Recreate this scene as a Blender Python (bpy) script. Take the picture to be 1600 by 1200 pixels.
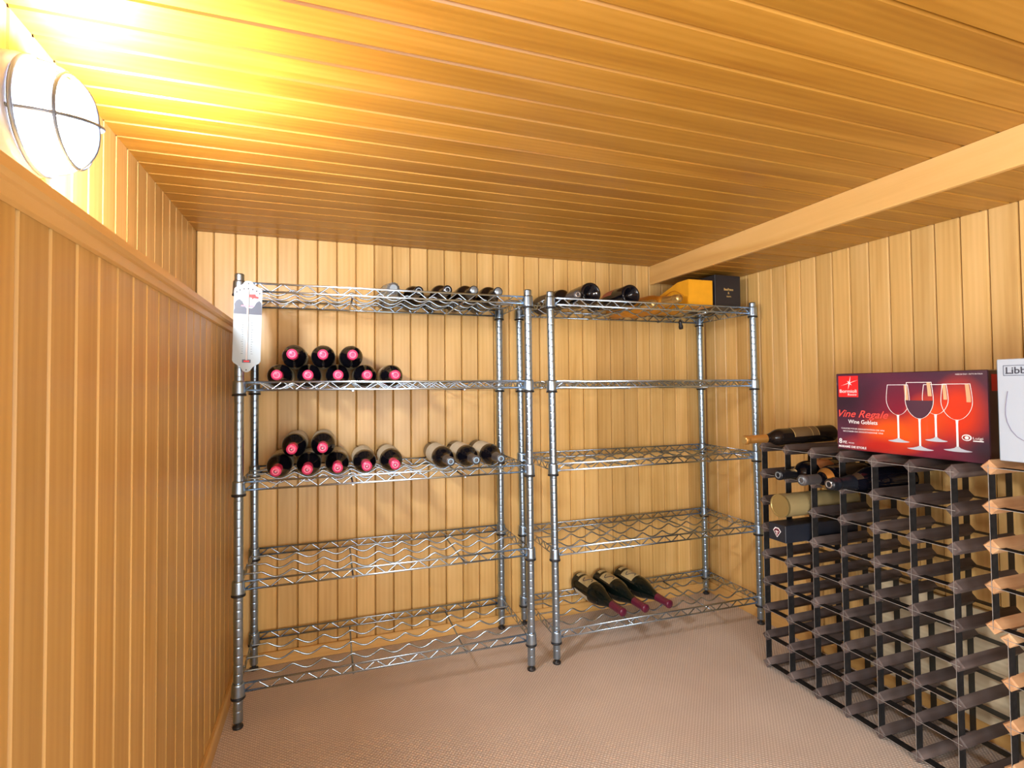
import bpy, math, random
from mathutils import Vector, Matrix, Quaternion

for o in list(bpy.data.objects):
    bpy.data.objects.remove(o)
scene = bpy.context.scene
COL = scene.collection
PI = math.pi
random.seed(7)

# ------------------------------------------------------------------ camera
cam_data = bpy.data.cameras.new('camera')
cam = bpy.data.objects.new('camera', cam_data)
COL.objects.link(cam)
rt = Vector((0.94394799, -0.32995527, -0.00957675))
up = Vector((0.00060765, -0.02727518, 0.99962778))
fw = Vector((0.33009366, 0.94360245, 0.02554585))
cm = Matrix.Identity(4)
for i in range(3):
    cm[i][0], cm[i][1], cm[i][2] = rt[i], up[i], -fw[i]
cm[0][3], cm[1][3], cm[2][3] = 0.4233, -2.0164, 0.9487
cam.matrix_world = cm
cam_data.sensor_width = 36.0
cam_data.lens = 819.39 / 1600 * 36
cam_data.shift_y = -15.0358 / 1600
cam_data.clip_start = 0.02
scene.camera = cam

# ------------------------------------------------------------------ world, light, exposure
world = bpy.data.worlds.new('world')
scene.world = world
world.use_nodes = True
world.node_tree.nodes['Background'].inputs[0].default_value = (0.9, 0.93, 1.0, 1)
world.node_tree.nodes['Background'].inputs[1].default_value = 0.6
scene.view_settings.view_transform = 'Standard'
scene.view_settings.look = 'None'
scene.view_settings.gamma = 1.0
scene.view_settings.exposure = 0.27
scene.view_settings.use_curve_mapping = False
scene.cycles.max_bounces = 6
scene.cycles.diffuse_bounces = 4
scene.cycles.glossy_bounces = 3
scene.cycles.use_adaptive_sampling = True
scene.cycles.adaptive_threshold = 0.025
scene.cycles.use_denoising = True
LAMP_STRENGTH = 320.0          # glowing glass of the wall lamp
SIDE_FILL_POWER = 36.0             # daylight-white fill added at the left wall, behind the camera

def area_light(name, loc, target, sx, sy, power, color):
    ld = bpy.data.lights.new(name, 'AREA')
    ld.shape = 'RECTANGLE'
    ld.size, ld.size_y = sx, sy
    ld.energy = power
    ld.color = color
    o = bpy.data.objects.new(name, ld)
    COL.objects.link(o)
    o.location = loc
    o.rotation_euler = (Vector(target) - Vector(loc)).to_track_quat('-Z', 'Y').to_euler()
    return o
area_light('side_fill_light', (0.112, -2.56, 0.50), (2.0, -2.56, 0.50), 0.92, 0.78, SIDE_FILL_POWER, (0.90, 0.965, 1.0))  # unseen fill, added to brighten the right and back walls

area_light('rear_fill_light', (0.95, -3.06, 0.70), (0.95, 0, 0.70), 0.80, 1.10, 28.0, (0.90, 0.965, 1.0))     # fill added behind the camera to brighten the back wall

# ------------------------------------------------------------------ solved dimensions (metres)
XR, ZC, ZS, XB = 2.0896, 1.4894, 1.4135, 1.8078      # right wall, ceiling, soffit, beam face
XL = 0.132                                            # face of the lower left wall
YF = -3.05                                            # wall behind the camera
PITCH = 0.0664                                        # board width of the panelling

# ------------------------------------------------------------------ node helpers
def mat_new(name):
    m = bpy.data.materials.new(name)
    m.use_nodes = True
    nt = m.node_tree
    return m, nt, nt.nodes['Principled BSDF']

def plain(name, col, rough=0.5, metal=0.0, coat=0.0, emit=None, spec=None, noise=0.0, scale=40.0):
    m, nt, b = mat_new(name)
    b.inputs['Base Color'].default_value = (*col, 1)
    b.inputs['Roughness'].default_value = rough
    b.inputs['Metallic'].default_value = metal
    b.inputs['Coat Weight'].default_value = coat
    if spec is not None:
        b.inputs['Specular IOR Level'].default_value = spec
    if emit:
        b.inputs['Emission Color'].default_value = (*emit[0], 1)
        b.inputs['Emission Strength'].default_value = emit[1]
    if noise:
        tc = nt.nodes.new('ShaderNodeTexCoord')
        nz = nt.nodes.new('ShaderNodeTexNoise')
        nz.inputs['Scale'].default_value = scale
        nz.inputs['Detail'].default_value = 5
        nt.links.new(tc.outputs['Object'], nz.inputs['Vector'])
        rp = nt.nodes.new('ShaderNodeValToRGB')
        rp.color_ramp.elements[0].position = 0.3
        rp.color_ramp.elements[1].position = 0.7
        rp.color_ramp.elements[0].color = (*[c * (1 - noise) for c in col], 1)
        rp.color_ramp.elements[1].color = (*[min(1, c * (1 + noise)) for c in col], 1)
        nt.links.new(nz.outputs['Fac'], rp.inputs[0])
        nt.links.new(rp.outputs[0], b.inputs['Base Color'])
    return m

def wood(name, dark, mid, light, rough=0.42, coat=0.12, vary=0.16, grain=1.0, gdepth=0.05):
    """Board with its length along local X, width along local Y; every object takes its own figure."""
    m, nt, b = mat_new(name)
    N, L = nt.nodes, nt.links
    tc = N.new('ShaderNodeTexCoord')
    oi = N.new('ShaderNodeObjectInfo')
    off = N.new('ShaderNodeVectorMath'); off.operation = 'SCALE'
    comb = N.new('ShaderNodeCombineXYZ')
    for k in range(3):
        L.new(oi.outputs['Random'], comb.inputs[k])
    L.new(comb.outputs[0], off.inputs[0]); off.inputs['Scale'].default_value = 53.0
    add = N.new('ShaderNodeVectorMath'); add.operation = 'ADD'
    L.new(tc.outputs['Object'], add.inputs[0]); L.new(off.outputs[0], add.inputs[1])
    def mapped(sx, sy, sz):
        mp = N.new('ShaderNodeMapping')
        mp.inputs['Scale'].default_value = (sx, sy, sz)
        L.new(add.outputs[0], mp.inputs['Vector'])
        return mp
    m1 = mapped(0.9, 10, 10)
    n1 = N.new('ShaderNodeTexNoise'); n1.inputs['Scale'].default_value = 1.6
    n1.inputs['Detail'].default_value = 4; n1.inputs['Distortion'].default_value = 0.6
    L.new(m1.outputs[0], n1.inputs['Vector'])
    m2 = mapped(3.0, 210 * grain, 210 * grain)
    n2 = N.new('ShaderNodeTexNoise'); n2.inputs['Scale'].default_value = 1.0
    n2.inputs['Detail'].default_value = 3
    L.new(m2.outputs[0], n2.inputs['Vector'])
    m3 = mapped(0.55, 9, 9)
    wv = N.new('ShaderNodeTexWave'); wv.bands_direction = 'Y'
    wv.inputs['Scale'].default_value = 2.2; wv.inputs['Distortion'].default_value = 6.0
    wv.inputs['Detail'].default_value = 2.0; wv.inputs['Detail Scale'].default_value = 0.7
    L.new(m3.outputs[0], wv.inputs['Vector'])
    rp = N.new('ShaderNodeValToRGB')
    rp.color_ramp.elements[0].position = 0.22; rp.color_ramp.elements[0].color = (*dark, 1)
    rp.color_ramp.elements[1].position = 0.80; rp.color_ramp.elements[1].color = (*light, 1)
    e = rp.color_ramp.elements.new(0.5); e.color = (*mid, 1)
    s1 = N.new('ShaderNodeMath'); s1.operation = 'MULTIPLY_ADD'
    L.new(n2.outputs['Fac'], s1.inputs[0]); s1.inputs[1].default_value = 0.16
    L.new(n1.outputs['Fac'], s1.inputs[2])
    s2 = N.new('ShaderNodeMath'); s2.operation = 'MULTIPLY_ADD'
    L.new(wv.outputs['Fac'], s2.inputs[0]); s2.inputs[1].default_value = 0.10
    L.new(s1.outputs[0], s2.inputs[2])
    s3 = N.new('ShaderNodeMath'); s3.operation = 'SUBTRACT'
    L.new(s2.outputs[0], s3.inputs[0]); s3.inputs[1].default_value = 0.13
    L.new(s3.outputs[0], rp.inputs[0])
    # board to board tone
    mr = N.new('ShaderNodeMapRange')
    mr.inputs['To Min'].default_value = 1 - vary; mr.inputs['To Max'].default_value = 1 + vary
    L.new(oi.outputs['Random'], mr.inputs['Value'])
    hs = N.new('ShaderNodeHueSaturation')
    L.new(mr.outputs[0], hs.inputs['Value'])
    L.new(rp.outputs[0], hs.inputs['Color'])
    L.new(hs.outputs[0], b.inputs['Base Color'])
    b.inputs['Roughness'].default_value = rough
    b.inputs['Coat Weight'].default_value = coat
    b.inputs['Coat Roughness'].default_value = 0.22
    bp = N.new('ShaderNodeBump'); bp.inputs['Strength'].default_value = gdepth
    bp.inputs['Distance'].default_value = 0.002
    L.new(n2.outputs['Fac'], bp.inputs['Height']); L.new(bp.outputs[0], b.inputs['Normal'])
    return m

M = {}
M['pine'] = wood('honey_cedar', (0.50, 0.285, 0.078), (0.625, 0.388, 0.132), (0.73, 0.48, 0.195), vary=0.11)
M['amber'] = wood('deep_amber_cedar', (0.26, 0.104, 0.009), (0.355, 0.163, 0.017), (0.445, 0.222, 0.034), vary=0.11)  # darker and more saturated than the wall boards, for ceiling and soffit
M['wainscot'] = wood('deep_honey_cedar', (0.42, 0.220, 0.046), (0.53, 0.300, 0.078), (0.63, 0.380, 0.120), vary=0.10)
M['groove'] = plain('groove_wood', (0.42, 0.20, 0.055), 0.6)
M['trim'] = wood('trim_cedar', (0.54, 0.295, 0.085), (0.64, 0.38, 0.125), (0.71, 0.44, 0.165), vary=0.04)
M['dark_bar'] = wood('weathered_dark_wood', (0.040, 0.028, 0.027), (0.082, 0.060, 0.056), (0.150, 0.115, 0.105), rough=0.62, coat=0.0, vary=0.18)
M['light_bar'] = wood('raw_pine', (0.34, 0.165, 0.075), (0.50, 0.275, 0.135), (0.61, 0.38, 0.205), rough=0.55, coat=0.0, vary=0.08)
M['pale_board'] = wood('pale_board', (0.50, 0.40, 0.25), (0.64, 0.54, 0.36), (0.74, 0.65, 0.47), rough=0.6, coat=0.0, vary=0.02)
M['chrome'] = plain('zinc_chrome', (0.36, 0.48, 0.63), 0.31, 1.0)
M['wire'] = plain('chrome_wire', (0.43, 0.55, 0.69), 0.25, 1.0)
M['black_plastic'] = plain('black_plastic', (0.012, 0.013, 0.016), 0.4)
M['strap_brown'] = plain('dull_dark_steel_strap', (0.013, 0.012, 0.012), 0.75, 0.0, spec=0.15, noise=0.4, scale=60)
M['strap_edge'] = plain('galvanised_strap', (0.36, 0.34, 0.32), 0.5, 0.3, noise=0.25, scale=60)
M['strap_black'] = plain('black_steel_strap', (0.012, 0.014, 0.017), 0.45, 0.3)
M['glass_black'] = plain('black_wine_glass', (0.004, 0.004, 0.007), 0.06, spec=0.4)
M['glass_green'] = plain('dark_green_glass', (0.003, 0.006, 0.005), 0.09, spec=0.35)
M['glass_brown'] = plain('dark_brown_glass', (0.010, 0.007, 0.006), 0.12, spec=0.35)
M['pink'] = plain('pink_capsule', (0.70, 0.045, 0.16), 0.32)
M['pink_light'] = plain('pink_capsule_embossing', (0.83, 0.20, 0.33), 0.35)
M['burgundy'] = plain('burgundy_capsule', (0.105, 0.008, 0.030), 0.28)
M['grey_cap'] = plain('grey_foil_capsule', (0.090, 0.085, 0.090), 0.4, 0.3)
M['blue_disc'] = plain('pale_blue_disc', (0.26, 0.42, 0.58), 0.4)
M['blue_foil'] = plain('dark_blue_foil', (0.007, 0.009, 0.014), 0.28, 0.1)
M['steel_end'] = plain('steel_cap_end', (0.30, 0.36, 0.42), 0.3, 0.7)
M['silver'] = plain('silver_foil', (0.50, 0.50, 0.52), 0.28, 0.9)
M['gold_foil'] = plain('gold_foil', (0.52, 0.25, 0.060), 0.32, 0.6)
M['gold_end'] = plain('gold_end', (0.60, 0.42, 0.16), 0.28, 0.8)
M['label_cream'] = plain('cream_paper', (0.62, 0.58, 0.46), 0.7, noise=0.08, scale=90)
M['label_tan'] = plain('tan_paper', (0.46, 0.37, 0.19), 0.6, noise=0.12, scale=70)
M['label_brown'] = plain('brown_paper', (0.045, 0.026, 0.013), 0.5)
M['label_tan_dark'] = plain('bronze_paper', (0.13, 0.075, 0.030), 0.5)
M['label_pink'] = plain('salmon_paper', (0.52, 0.18, 0.13), 0.6)
M['label_orange'] = plain('copper_paper', (0.50, 0.20, 0.075), 0.5)
M['yellow'] = plain('yellow_card', (0.76, 0.345, 0.012), 0.45, noise=0.05, scale=30)
M['orange_wrap'] = plain('orange_wrap', (0.55, 0.215, 0.015), 0.42, noise=0.1, scale=30)
M['black_card'] = plain('black_card', (0.014, 0.014, 0.019), 0.42)
M['navy_card'] = plain('navy_card', (0.012, 0.015, 0.024), 0.38)
M['tin'] = plain('khaki_gold_tin', (0.46, 0.36, 0.17), 0.36, 0.45, noise=0.06, scale=12)
M['tin_lid'] = plain('brass_lid', (0.46, 0.35, 0.14), 0.3, 0.75)
M['white_print'] = plain('white_print', (0.85, 0.85, 0.86), 0.5)
M['gold_print'] = plain('gold_print', (0.62, 0.42, 0.15), 0.4)
M['red_print'] = plain('red_print', (0.72, 0.010, 0.012), 0.45)
M['coral_print'] = plain('coral_print', (0.80, 0.07, 0.055), 0.45)
M['dark_print'] = plain('dark_print', (0.030, 0.030, 0.050), 0.5)
M['wine_print'] = plain('wine_print', (0.060, 0.016, 0.035), 0.45)
M['glow_print'] = plain('amber_highlight_print', (0.74, 0.38, 0.20), 0.45)
M['foot_print'] = plain('silver_print', (0.44, 0.48, 0.55), 0.4)
M['lilac_print'] = plain('lilac_print', (0.22, 0.20, 0.30), 0.5)
M['white_card'] = plain('white_card', (0.39, 0.445, 0.52), 0.4, coat=0.2)
M['blue_card'] = plain('blue_card_edge', (0.20, 0.42, 0.55), 0.45)
M['enamel'] = plain('white_enamel', (0.34, 0.42, 0.49), 0.35, coat=0.1)
M['navy_print'] = plain('navy_print', (0.045, 0.060, 0.110), 0.4)
M['tube_glass'] = plain('thermometer_glass', (0.80, 0.78, 0.82), 0.1, coat=0.5)
M['lamp_metal'] = plain('lamp_grey_enamel', (0.22, 0.25, 0.34), 0.35, 0.3)
M['lamp_wire'] = plain('lamp_guard_wire', (0.10, 0.13, 0.20), 0.35, 0.5)
M['lamp_glass'] = plain('lit_opal_glass', (0.9, 0.9, 0.9), 0.3, emit=((0.94, 0.97, 1.0), LAMP_STRENGTH))

def carpet():
    m, nt, b = mat_new('beige_loop_carpet')
    N, L = nt.nodes, nt.links
    tc = N.new('ShaderNodeTexCoord')
    rot = N.new('ShaderNodeMapping'); rot.inputs['Rotation'].default_value = (0, 0, 0.72)
    L.new(tc.outputs['Object'], rot.inputs['Vector'])
    def wave(direction, scale):
        w = N.new('ShaderNodeTexWave'); w.bands_direction = direction
        w.inputs['Scale'].default_value = scale; w.inputs['Distortion'].default_value = 0.6
        w.inputs['Detail Scale'].default_value = 3
        L.new(rot.outputs[0], w.inputs['Vector'])
        return w
    wx, wy = wave('X', 40), wave('Y', 40)
    mul = N.new('ShaderNodeMath'); mul.operation = 'MULTIPLY'
    L.new(wx.outputs['Fac'], mul.inputs[0]); L.new(wy.outputs['Fac'], mul.inputs[1])
    nz = N.new('ShaderNodeTexNoise'); nz.inputs['Scale'].default_value = 3.0; nz.inputs['Detail'].default_value = 6
    L.new(tc.outputs['Object'], nz.inputs['Vector'])
    rp = N.new('ShaderNodeValToRGB')
    rp.color_ramp.elements[0].position = 0.0; rp.color_ramp.elements[0].color = (0.54, 0.445, 0.375, 1)
    rp.color_ramp.elements[1].position = 0.6; rp.color_ramp.elements[1].color = (0.74, 0.635, 0.555, 1)
    L.new(mul.outputs[0], rp.inputs[0])
    rp2 = N.new('ShaderNodeValToRGB')
    rp2.color_ramp.elements[0].position = 0.3; rp2.color_ramp.elements[0].color = (0.86, 0.85, 0.84, 1)
    rp2.color_ramp.elements[1].position = 0.7; rp2.color_ramp.elements[1].color = (1, 1, 1, 1)
    L.new(nz.outputs['Fac'], rp2.inputs[0])
    mx = N.new('ShaderNodeMix'); mx.data_type = 'RGBA'; mx.blend_type = 'MULTIPLY'
    mx.inputs['Factor'].default_value = 1.0
    L.new(rp.outputs[0], mx.inputs['A']); L.new(rp2.outputs[0], mx.inputs['B'])
    L.new(mx.outputs['Result'], b.inputs['Base Color'])
    b.inputs['Roughness'].default_value = 0.95
    b.inputs['Specular IOR Level'].default_value = 0.1
    bp = N.new('ShaderNodeBump'); bp.inputs['Strength'].default_value = 0.5; bp.inputs['Distance'].default_value = 0.003
    L.new(mul.outputs[0], bp.inputs['Height']); L.new(bp.outputs[0], b.inputs['Normal'])
    return m
M['carpet'] = carpet()

def glow_card():
    """Flat print of the goblet carton: plum ground with an orange-red glow, local x/z metres."""
    m, nt, b = mat_new('goblet_carton_print')
    N, L = nt.nodes, nt.links
    tc = N.new('ShaderNodeTexCoord')
    def blob(cx, cz, rx, rz):
        mp = N.new('ShaderNodeMapping')
        mp.vector_type = 'TEXTURE'
        mp.inputs['Location'].default_value = (cx, 0, cz)
        mp.inputs['Scale'].default_value = (rx, 1, rz)
        g = N.new('ShaderNodeTexGradient'); g.gradient_type = 'SPHERICAL'
        L.new(tc.outputs['Object'], mp.inputs['Vector']); L.new(mp.outputs[0], g.inputs['Vector'])
        return g
    base = (0.085, 0.017, 0.042, 1)
    prev = None
    for (cx, cz, rx, rz, col, amt) in ((0.21, 0.08, 0.18, 0.13, (0.24, 0.008, 0.024, 1), 1.2), (0.02, 0.15, 0.13, 0.11, (0.026, 0.009, 0.022, 1), 1.2), (0.30, 0.235, 0.16, 0.06, (0.045, 0.014, 0.035, 1), 1.3),
                                       (0.31, 0.12, 0.07, 0.10, (0.62, 0.035, 0.008, 1), 1.6), (0.24, 0.10, 0.06, 0.075, (0.66, 0.06, 0.008, 1), 1.5),
                                       (0.155, 0.055, 0.10, 0.060, (0.72, 0.085, 0.008, 1), 1.7), (0.12, 0.02, 0.12, 0.035, (0.45, 0.018, 0.012, 1), 1.3),
                                       (0.37, 0.035, 0.09, 0.045, (0.035, 0.018, 0.035, 1), 1.3)):
        g = blob(cx, cz, rx, rz)
        mm = N.new('ShaderNodeMath'); mm.operation = 'MULTIPLY'; mm.use_clamp = True
        L.new(g.outputs['Fac'], mm.inputs[0]); mm.inputs[1].default_value = amt
        mx = N.new('ShaderNodeMix'); mx.data_type = 'RGBA'
        L.new(mm.outputs[0], mx.inputs['Factor'])
        if prev is None:
            mx.inputs['A'].default_value = base
        else:
            L.new(prev.outputs['Result'], mx.inputs['A'])
        mx.inputs['B'].default_value = col
        prev = mx
    L.new(prev.outputs['Result'], b.inputs['Base Color'])
    b.inputs['Roughness'].default_value = 0.3
    b.inputs['Coat Weight'].default_value = 0.3
    return m
M['glow_card'] = glow_card()
M['plum_card'] = plain('plum_card', (0.045, 0.012, 0.022), 0.35, coat=0.2)

# ------------------------------------------------------------------ mesh helpers
class MB:
    def __init__(self):
        self.v, self.f, self.mi, self.sm = [], [], [], []
    def face(self, idx, mi=0, smooth=False):
        self.f.append(tuple(idx)); self.mi.append(mi); self.sm.append(smooth)
    def poly(self, pts, mi=0):
        b = len(self.v); self.v += [tuple(p) for p in pts]
        self.face(range(b, b + len(pts)), mi)
    def box(self, a, c, mi=0):
        (x0, y0, z0), (x1, y1, z1) = a, c
        b = len(self.v)
        self.v += [(x0, y0, z0), (x1, y0, z0), (x1, y1, z0), (x0, y1, z0), (x0, y0, z1), (x1, y0, z1), (x1, y1, z1), (x0, y1, z1)]
        for q in ((3, 2, 1, 0), (4, 5, 6, 7), (0, 1, 5, 4), (1, 2, 6, 5), (2, 3, 7, 6), (3, 0, 4, 7)):
            self.face([b + k for k in q], mi)
    def cbox(self, a, c, ch, mi=0):
        """box with all edges chamfered by ch"""
        (x0, y0, z0), (x1, y1, z1) = a, c
        xs, ys, zs = (x0, x1), (y0, y1), (z0, z1)
        ids = {}
        for i in (0, 1):
            for j in (0, 1):
                for k in (0, 1):
                    p = (xs[i], ys[j], zs[k]); s = [(1, -1)[i], (1, -1)[j], (1, -1)[k]]
                    for ax in range(3):      # vertex lying on the face normal to ax
                        qv = [p[t] + (0 if t == ax else s[t] * ch) for t in range(3)]
                        ids[(i, j, k, ax)] = len(self.v); self.v.append(tuple(qv))
        def g(i, j, k, ax): return ids[(i, j, k, ax)]
        for ax in range(3):
            o1, o2 = [t for t in range(3) if t != ax]
            for side in (0, 1):
                loop = []
                for (p, q) in ((0, 0), (1, 0), (1, 1), (0, 1)):
                    ijk = [0, 0, 0]; ijk[ax] = side; ijk[o1] = p; ijk[o2] = q
                    loop.append(g(*ijk, ax))
                self.face(loop, mi)
        for ax in range(3):                  # edges running along ax
            o1, o2 = [t for t in range(3) if t != ax]
            for p in (0, 1):
                for q in (0, 1):
                    a0 = [0, 0, 0]; a0[o1] = p; a0[o2] = q; a1 = list(a0); a1[ax] = 1
                    self.face((g(*a0, o1), g(*a1, o1), g(*a1, o2), g(*a0, o2)), mi)
        for i in (0, 1):
            for j in (0, 1):
                for k in (0, 1):
                    self.face((g(i, j, k, 0), g(i, j, k, 1), g(i, j, k, 2)), mi)
    def tube(self, pts, r, n=6, closed=False, mi=0, caps=True):
        pts = [Vector(p) for p in pts]
        N = len(pts); base = len(self.v); prev = None
        for i, p in enumerate(pts):
            a = pts[i - 1] if (i > 0 or closed) else p
            c = pts[(i + 1) % N] if (i < N - 1 or closed) else p
            t = (c - a).normalized()
            if prev is None:
                h = Vector((0, 0, 1)) if abs(t.z) < 0.9 else Vector((1, 0, 0))
                u = t.cross(h).normalized()
            else:
                u = (prev - t * prev.dot(t)).normalized()
            prev = u
            w = t.cross(u)
            for k in range(n):
                an = 2 * PI * k / n
                self.v.append(tuple(p + (u * math.cos(an) + w * math.sin(an)) * r))
        for i in range(N if closed else N - 1):
            j = (i + 1) % N
            for k in range(n):
                k2 = (k + 1) % n
                self.face((base + i * n + k, base + i * n + k2, base + j * n + k2, base + j * n + k), mi, True)
        if caps and not closed:
            self.face([base + k for k in range(n)][::-1], mi)
            self.face([base + (N - 1) * n + k for k in range(n)], mi)
    def lathe(self, prof, n=24, mi=0, smooth=True, axis='Z', arc=None, sharp=()):
        """prof: (r, h) list; r=0 ends become points"""
        if smooth:
            pr = [prof[0]]
            for (r0, h0), (r1, h1) in zip(prof, prof[1:]):
                d = math.hypot(r1 - r0, h1 - h0)
                if d > 0.012 and abs(r1 - r0) < 0.2 * d:
                    for e in (0.003 / d, 1 - 0.003 / d):
                        pr.append((r0 + (r1 - r0) * e, h0 + (h1 - h0) * e))
                pr.append((r1, h1))
            prof = pr
        full = arc is None
        a0, a1 = (0, 2 * PI) if full else arc
        cnt = n if full else n + 1
        rings = []
        for (r, h) in prof:
            if r < 1e-7 and full:
                rings.append([len(self.v)]); self.v.append(self._ax(0, 0, h, axis))
            else:
                rr = []
                for k in range(cnt):
                    an = a0 + (a1 - a0) * k / n
                    rr.append(len(self.v)); self.v.append(self._ax(r * math.cos(an), r * math.sin(an), h, axis))
                rings.append(rr)
        for q in range(len(rings) - 1):
            A, B = rings[q], rings[q + 1]
            for k in range(n):
                k2 = (k + 1) % n if full else k + 1
                if len(A) == 1 and len(B) == 1:
                    continue
                if len(A) == 1:
                    self.face((A[0], B[k2], B[k]), mi, smooth)
                elif len(B) == 1:
                    self.face((A[k], A[k2], B[0]), mi, smooth)
                else:
                    self.face((A[k], A[k2], B[k2], B[k]), mi, smooth)
    @staticmethod
    def _ax(x, y, h, axis):
        return (x, y, h) if axis == 'Z' else ((h, x, y) if axis == 'X' else (x, h, y))
    def prism(self, outline, t0, t1, mi=0, plane='XZ'):
        """extrude a closed outline between t0 and t1 along the third axis"""
        n = len(outline); b = len(self.v)
        for t in (t0, t1):
            for (p, q) in outline:
                self.v.append((p, t, q) if plane == 'XZ' else ((p, q, t) if plane == 'XY' else (t, p, q)))
        self.face(list(range(b, b + n)), mi); self.face(list(range(b + n, b + 2 * n))[::-1], mi)
        for k in range(n):
            k2 = (k + 1) % n
            self.face((b + k2, b + k, b + n + k, b + n + k2), mi)
    def mesh(self, name, mats):
        me = bpy.data.meshes.new(name)
        me.from_pydata(self.v, [], self.f)
        for m in (mats if isinstance(mats, (list, tuple)) else [mats]):
            me.materials.append(M[m])
        me.polygons.foreach_set('material_index', self.mi)
        me.polygons.foreach_set('use_smooth', self.sm)
        me.update()
        import bmesh
        bm = bmesh.new(); bm.from_mesh(me)
        bmesh.ops.recalc_face_normals(bm, faces=bm.faces)
        bm.to_mesh(me); bm.free()
        return me
    def obj(self, name, mats, parent=None):
        return link(name, self.mesh(name, mats), parent)

def link(name, data, parent=None, mw=None):
    o = bpy.data.objects.new(name, data)
    COL.objects.link(o)
    if mw is not None:
        o.matrix_local = mw
    if parent is not None:
        o.parent = parent
    return o

def tag(o, label=None, cat=None, group=None, kind=None):
    if label: o['label'] = label
    if cat: o['category'] = cat
    if group: o['group'] = group
    if kind: o['kind'] = kind
    return o

def empty(name, loc=(0, 0, 0), rz=0.0, parent=None):
    o = bpy.data.objects.new(name, None)
    o.empty_display_size = 0.05
    COL.objects.link(o)
    o.location = loc
    o.rotation_euler = (0, 0, rz)
    if parent: o.parent = parent
    return o

def frame(px, py, pz, loc):
    m = Matrix.Identity(4)
    for i in range(3):
        m[i][0], m[i][1], m[i][2], m[i][3] = px[i], py[i], pz[i], loc[i]
    return m

def text_mesh(name, body, size, mat, parent, x, z, y=-0.0006, width=None, shear=0.0, weight=0.0, depth=0.0001):
    """Flat lettering on a face that looks along local -Y, baseline start at (x, z)."""
    cu = bpy.data.curves.new('lettering', 'FONT')
    cu.body = body; cu.size = size; cu.shear = shear; cu.offset = weight; cu.extrude = depth
    cu.resolution_u = 3
    t = bpy.data.objects.new('lettering', cu)
    COL.objects.link(t)
    dg = bpy.context.evaluated_depsgraph_get()
    me = bpy.data.meshes.new_from_object(t.evaluated_get(dg))
    bpy.data.objects.remove(t)
    xs = [v.co.x for v in me.vertices]
    k = 1.0
    if width and xs:
        k = width / (max(xs) - min(xs))
    x0 = min(xs) if xs else 0
    for v in me.vertices:
        v.co = (x + (v.co.x - x0) * k, y - v.co.z, z + v.co.y)
    me.materials.clear(); me.materials.append(M[mat])
    me.name = name
    return link(name, me, parent)

# ------------------------------------------------------------------ the room: panelled boards
BOARD_MESH = {}
def board_mesh(length, width, mat='pine', t=0.012, bev=0.0032):
    key = (round(length, 4), round(width, 4), mat)
    if key not in BOARD_MESH:
        mb = MB(); hw = width / 2 - 0.0009; hl = length / 2
        prof = [(-hw, -t), (-hw, -bev * 1.5), (-hw + bev, 0), (hw - bev, 0), (hw, -bev * 1.5), (hw, -t)]
        b = len(mb.v)
        for x in (-hl, hl):
            mb.v += [(x, y, z) for (y, z) in prof]
        for k in range(6):
            k2 = (k + 1) % 6
            mb.face((b + k, b + k2, b + 6 + k2, b + 6 + k))
        mb.face(list(range(b, b + 6))); mb.face(list(range(b + 6, b + 12))[::-1])
        BOARD_MESH[key] = mb.mesh('plank', mat)
    return BOARD_MESH[key]

def cuts(a, b, phase, pitch):
    k = math.ceil((a - phase) / pitch)
    xs = [a]
    while phase + k * pitch < b - 0.006:
        if phase + k * pitch > a + 0.006:
            xs.append(phase + k * pitch)
        k += 1
    return list(zip(xs, xs[1:] + [b]))

def planks(parent, span, phase, pitch, run, place, normal, length_axis, width_axis, mat='pine'):
    """run=(lo, hi) along the board, span=(lo, hi) across; place(run_mid, span_mid) -> world point on the face."""
    for (a, b) in cuts(*span, phase, pitch):
        me = board_mesh(run[1] - run[0], b - a, mat)
        mw = frame(length_axis, width_axis, normal, place((run[0] + run[1]) / 2, (a + b) / 2))
        link('plank', me, parent, mw)

X, Y, Z = Vector((1, 0, 0)), Vector((0, 1, 0)), Vector((0, 0, 1))
def structure(name, a, c, mat, label, cat):
    mb = MB(); mb.box(a, c)
    return tag(mb.obj(name, mat), label, cat, kind='structure')

fl = structure('floor', (-0.05, YF - 0.03, -0.03), (XR + 0.03, 0.03, 0.0), 'carpet', 'beige woven loop carpet covering the cellar floor', 'floor')
w = structure('wall_back', (-0.05, 0.0125, 0.0), (XR + 0.03, 0.03, ZC + 0.03), 'groove', 'back wall of vertical honey pine boards behind the wire shelves', 'wall')
planks(w, (0.0, XR), 0.053, 0.06668, (0.0, ZC), lambda r, s: (s, 0, r), -Y, Z, X * -1)
w = structure('wall_left', (-0.03, YF, XL), (-0.0125, 0.012, ZC + 0.03), 'groove', 'upper left wall of short vertical pine boards above the ledge', 'wall')
planks(w, (YF, -0.0), -0.5777, 0.0659, (1.13, ZC), lambda r, s: (0, s, r), X, Z, Y)
w = structure('wainscot_left', (XL - 0.03, -2.15, 0.0), (XL - 0.0125, -0.0005, 1.140), 'groove', 'lower left wall of tall pine boards standing forward under the ledge', 'wall')
planks(w, (-2.15, -0.001), -1.04, 0.0656, (0.0, 1.142), lambda r, s: (XL, s, r), X, Z, Y, 'wainscot')  # boards stop short of an opening added for the side fill
w = structure('wall_right', (XR + 0.0125, YF, 0.0), (XR + 0.03, 0.0, ZS + 0.02), 'groove', 'right wall of vertical honey pine boards behind the bottle racks', 'wall')
planks(w, (YF, -0.0), -0.3306, 0.0659, (0.0, ZS), lambda r, s: (XR, s, r), -X, Z, Y)
w = structure('ceiling', (0.0, YF, ZC + 0.0125), (XB, 0.0, ZC + 0.03), 'groove', 'low ceiling of long pine boards running across the room', 'ceiling')
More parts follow.
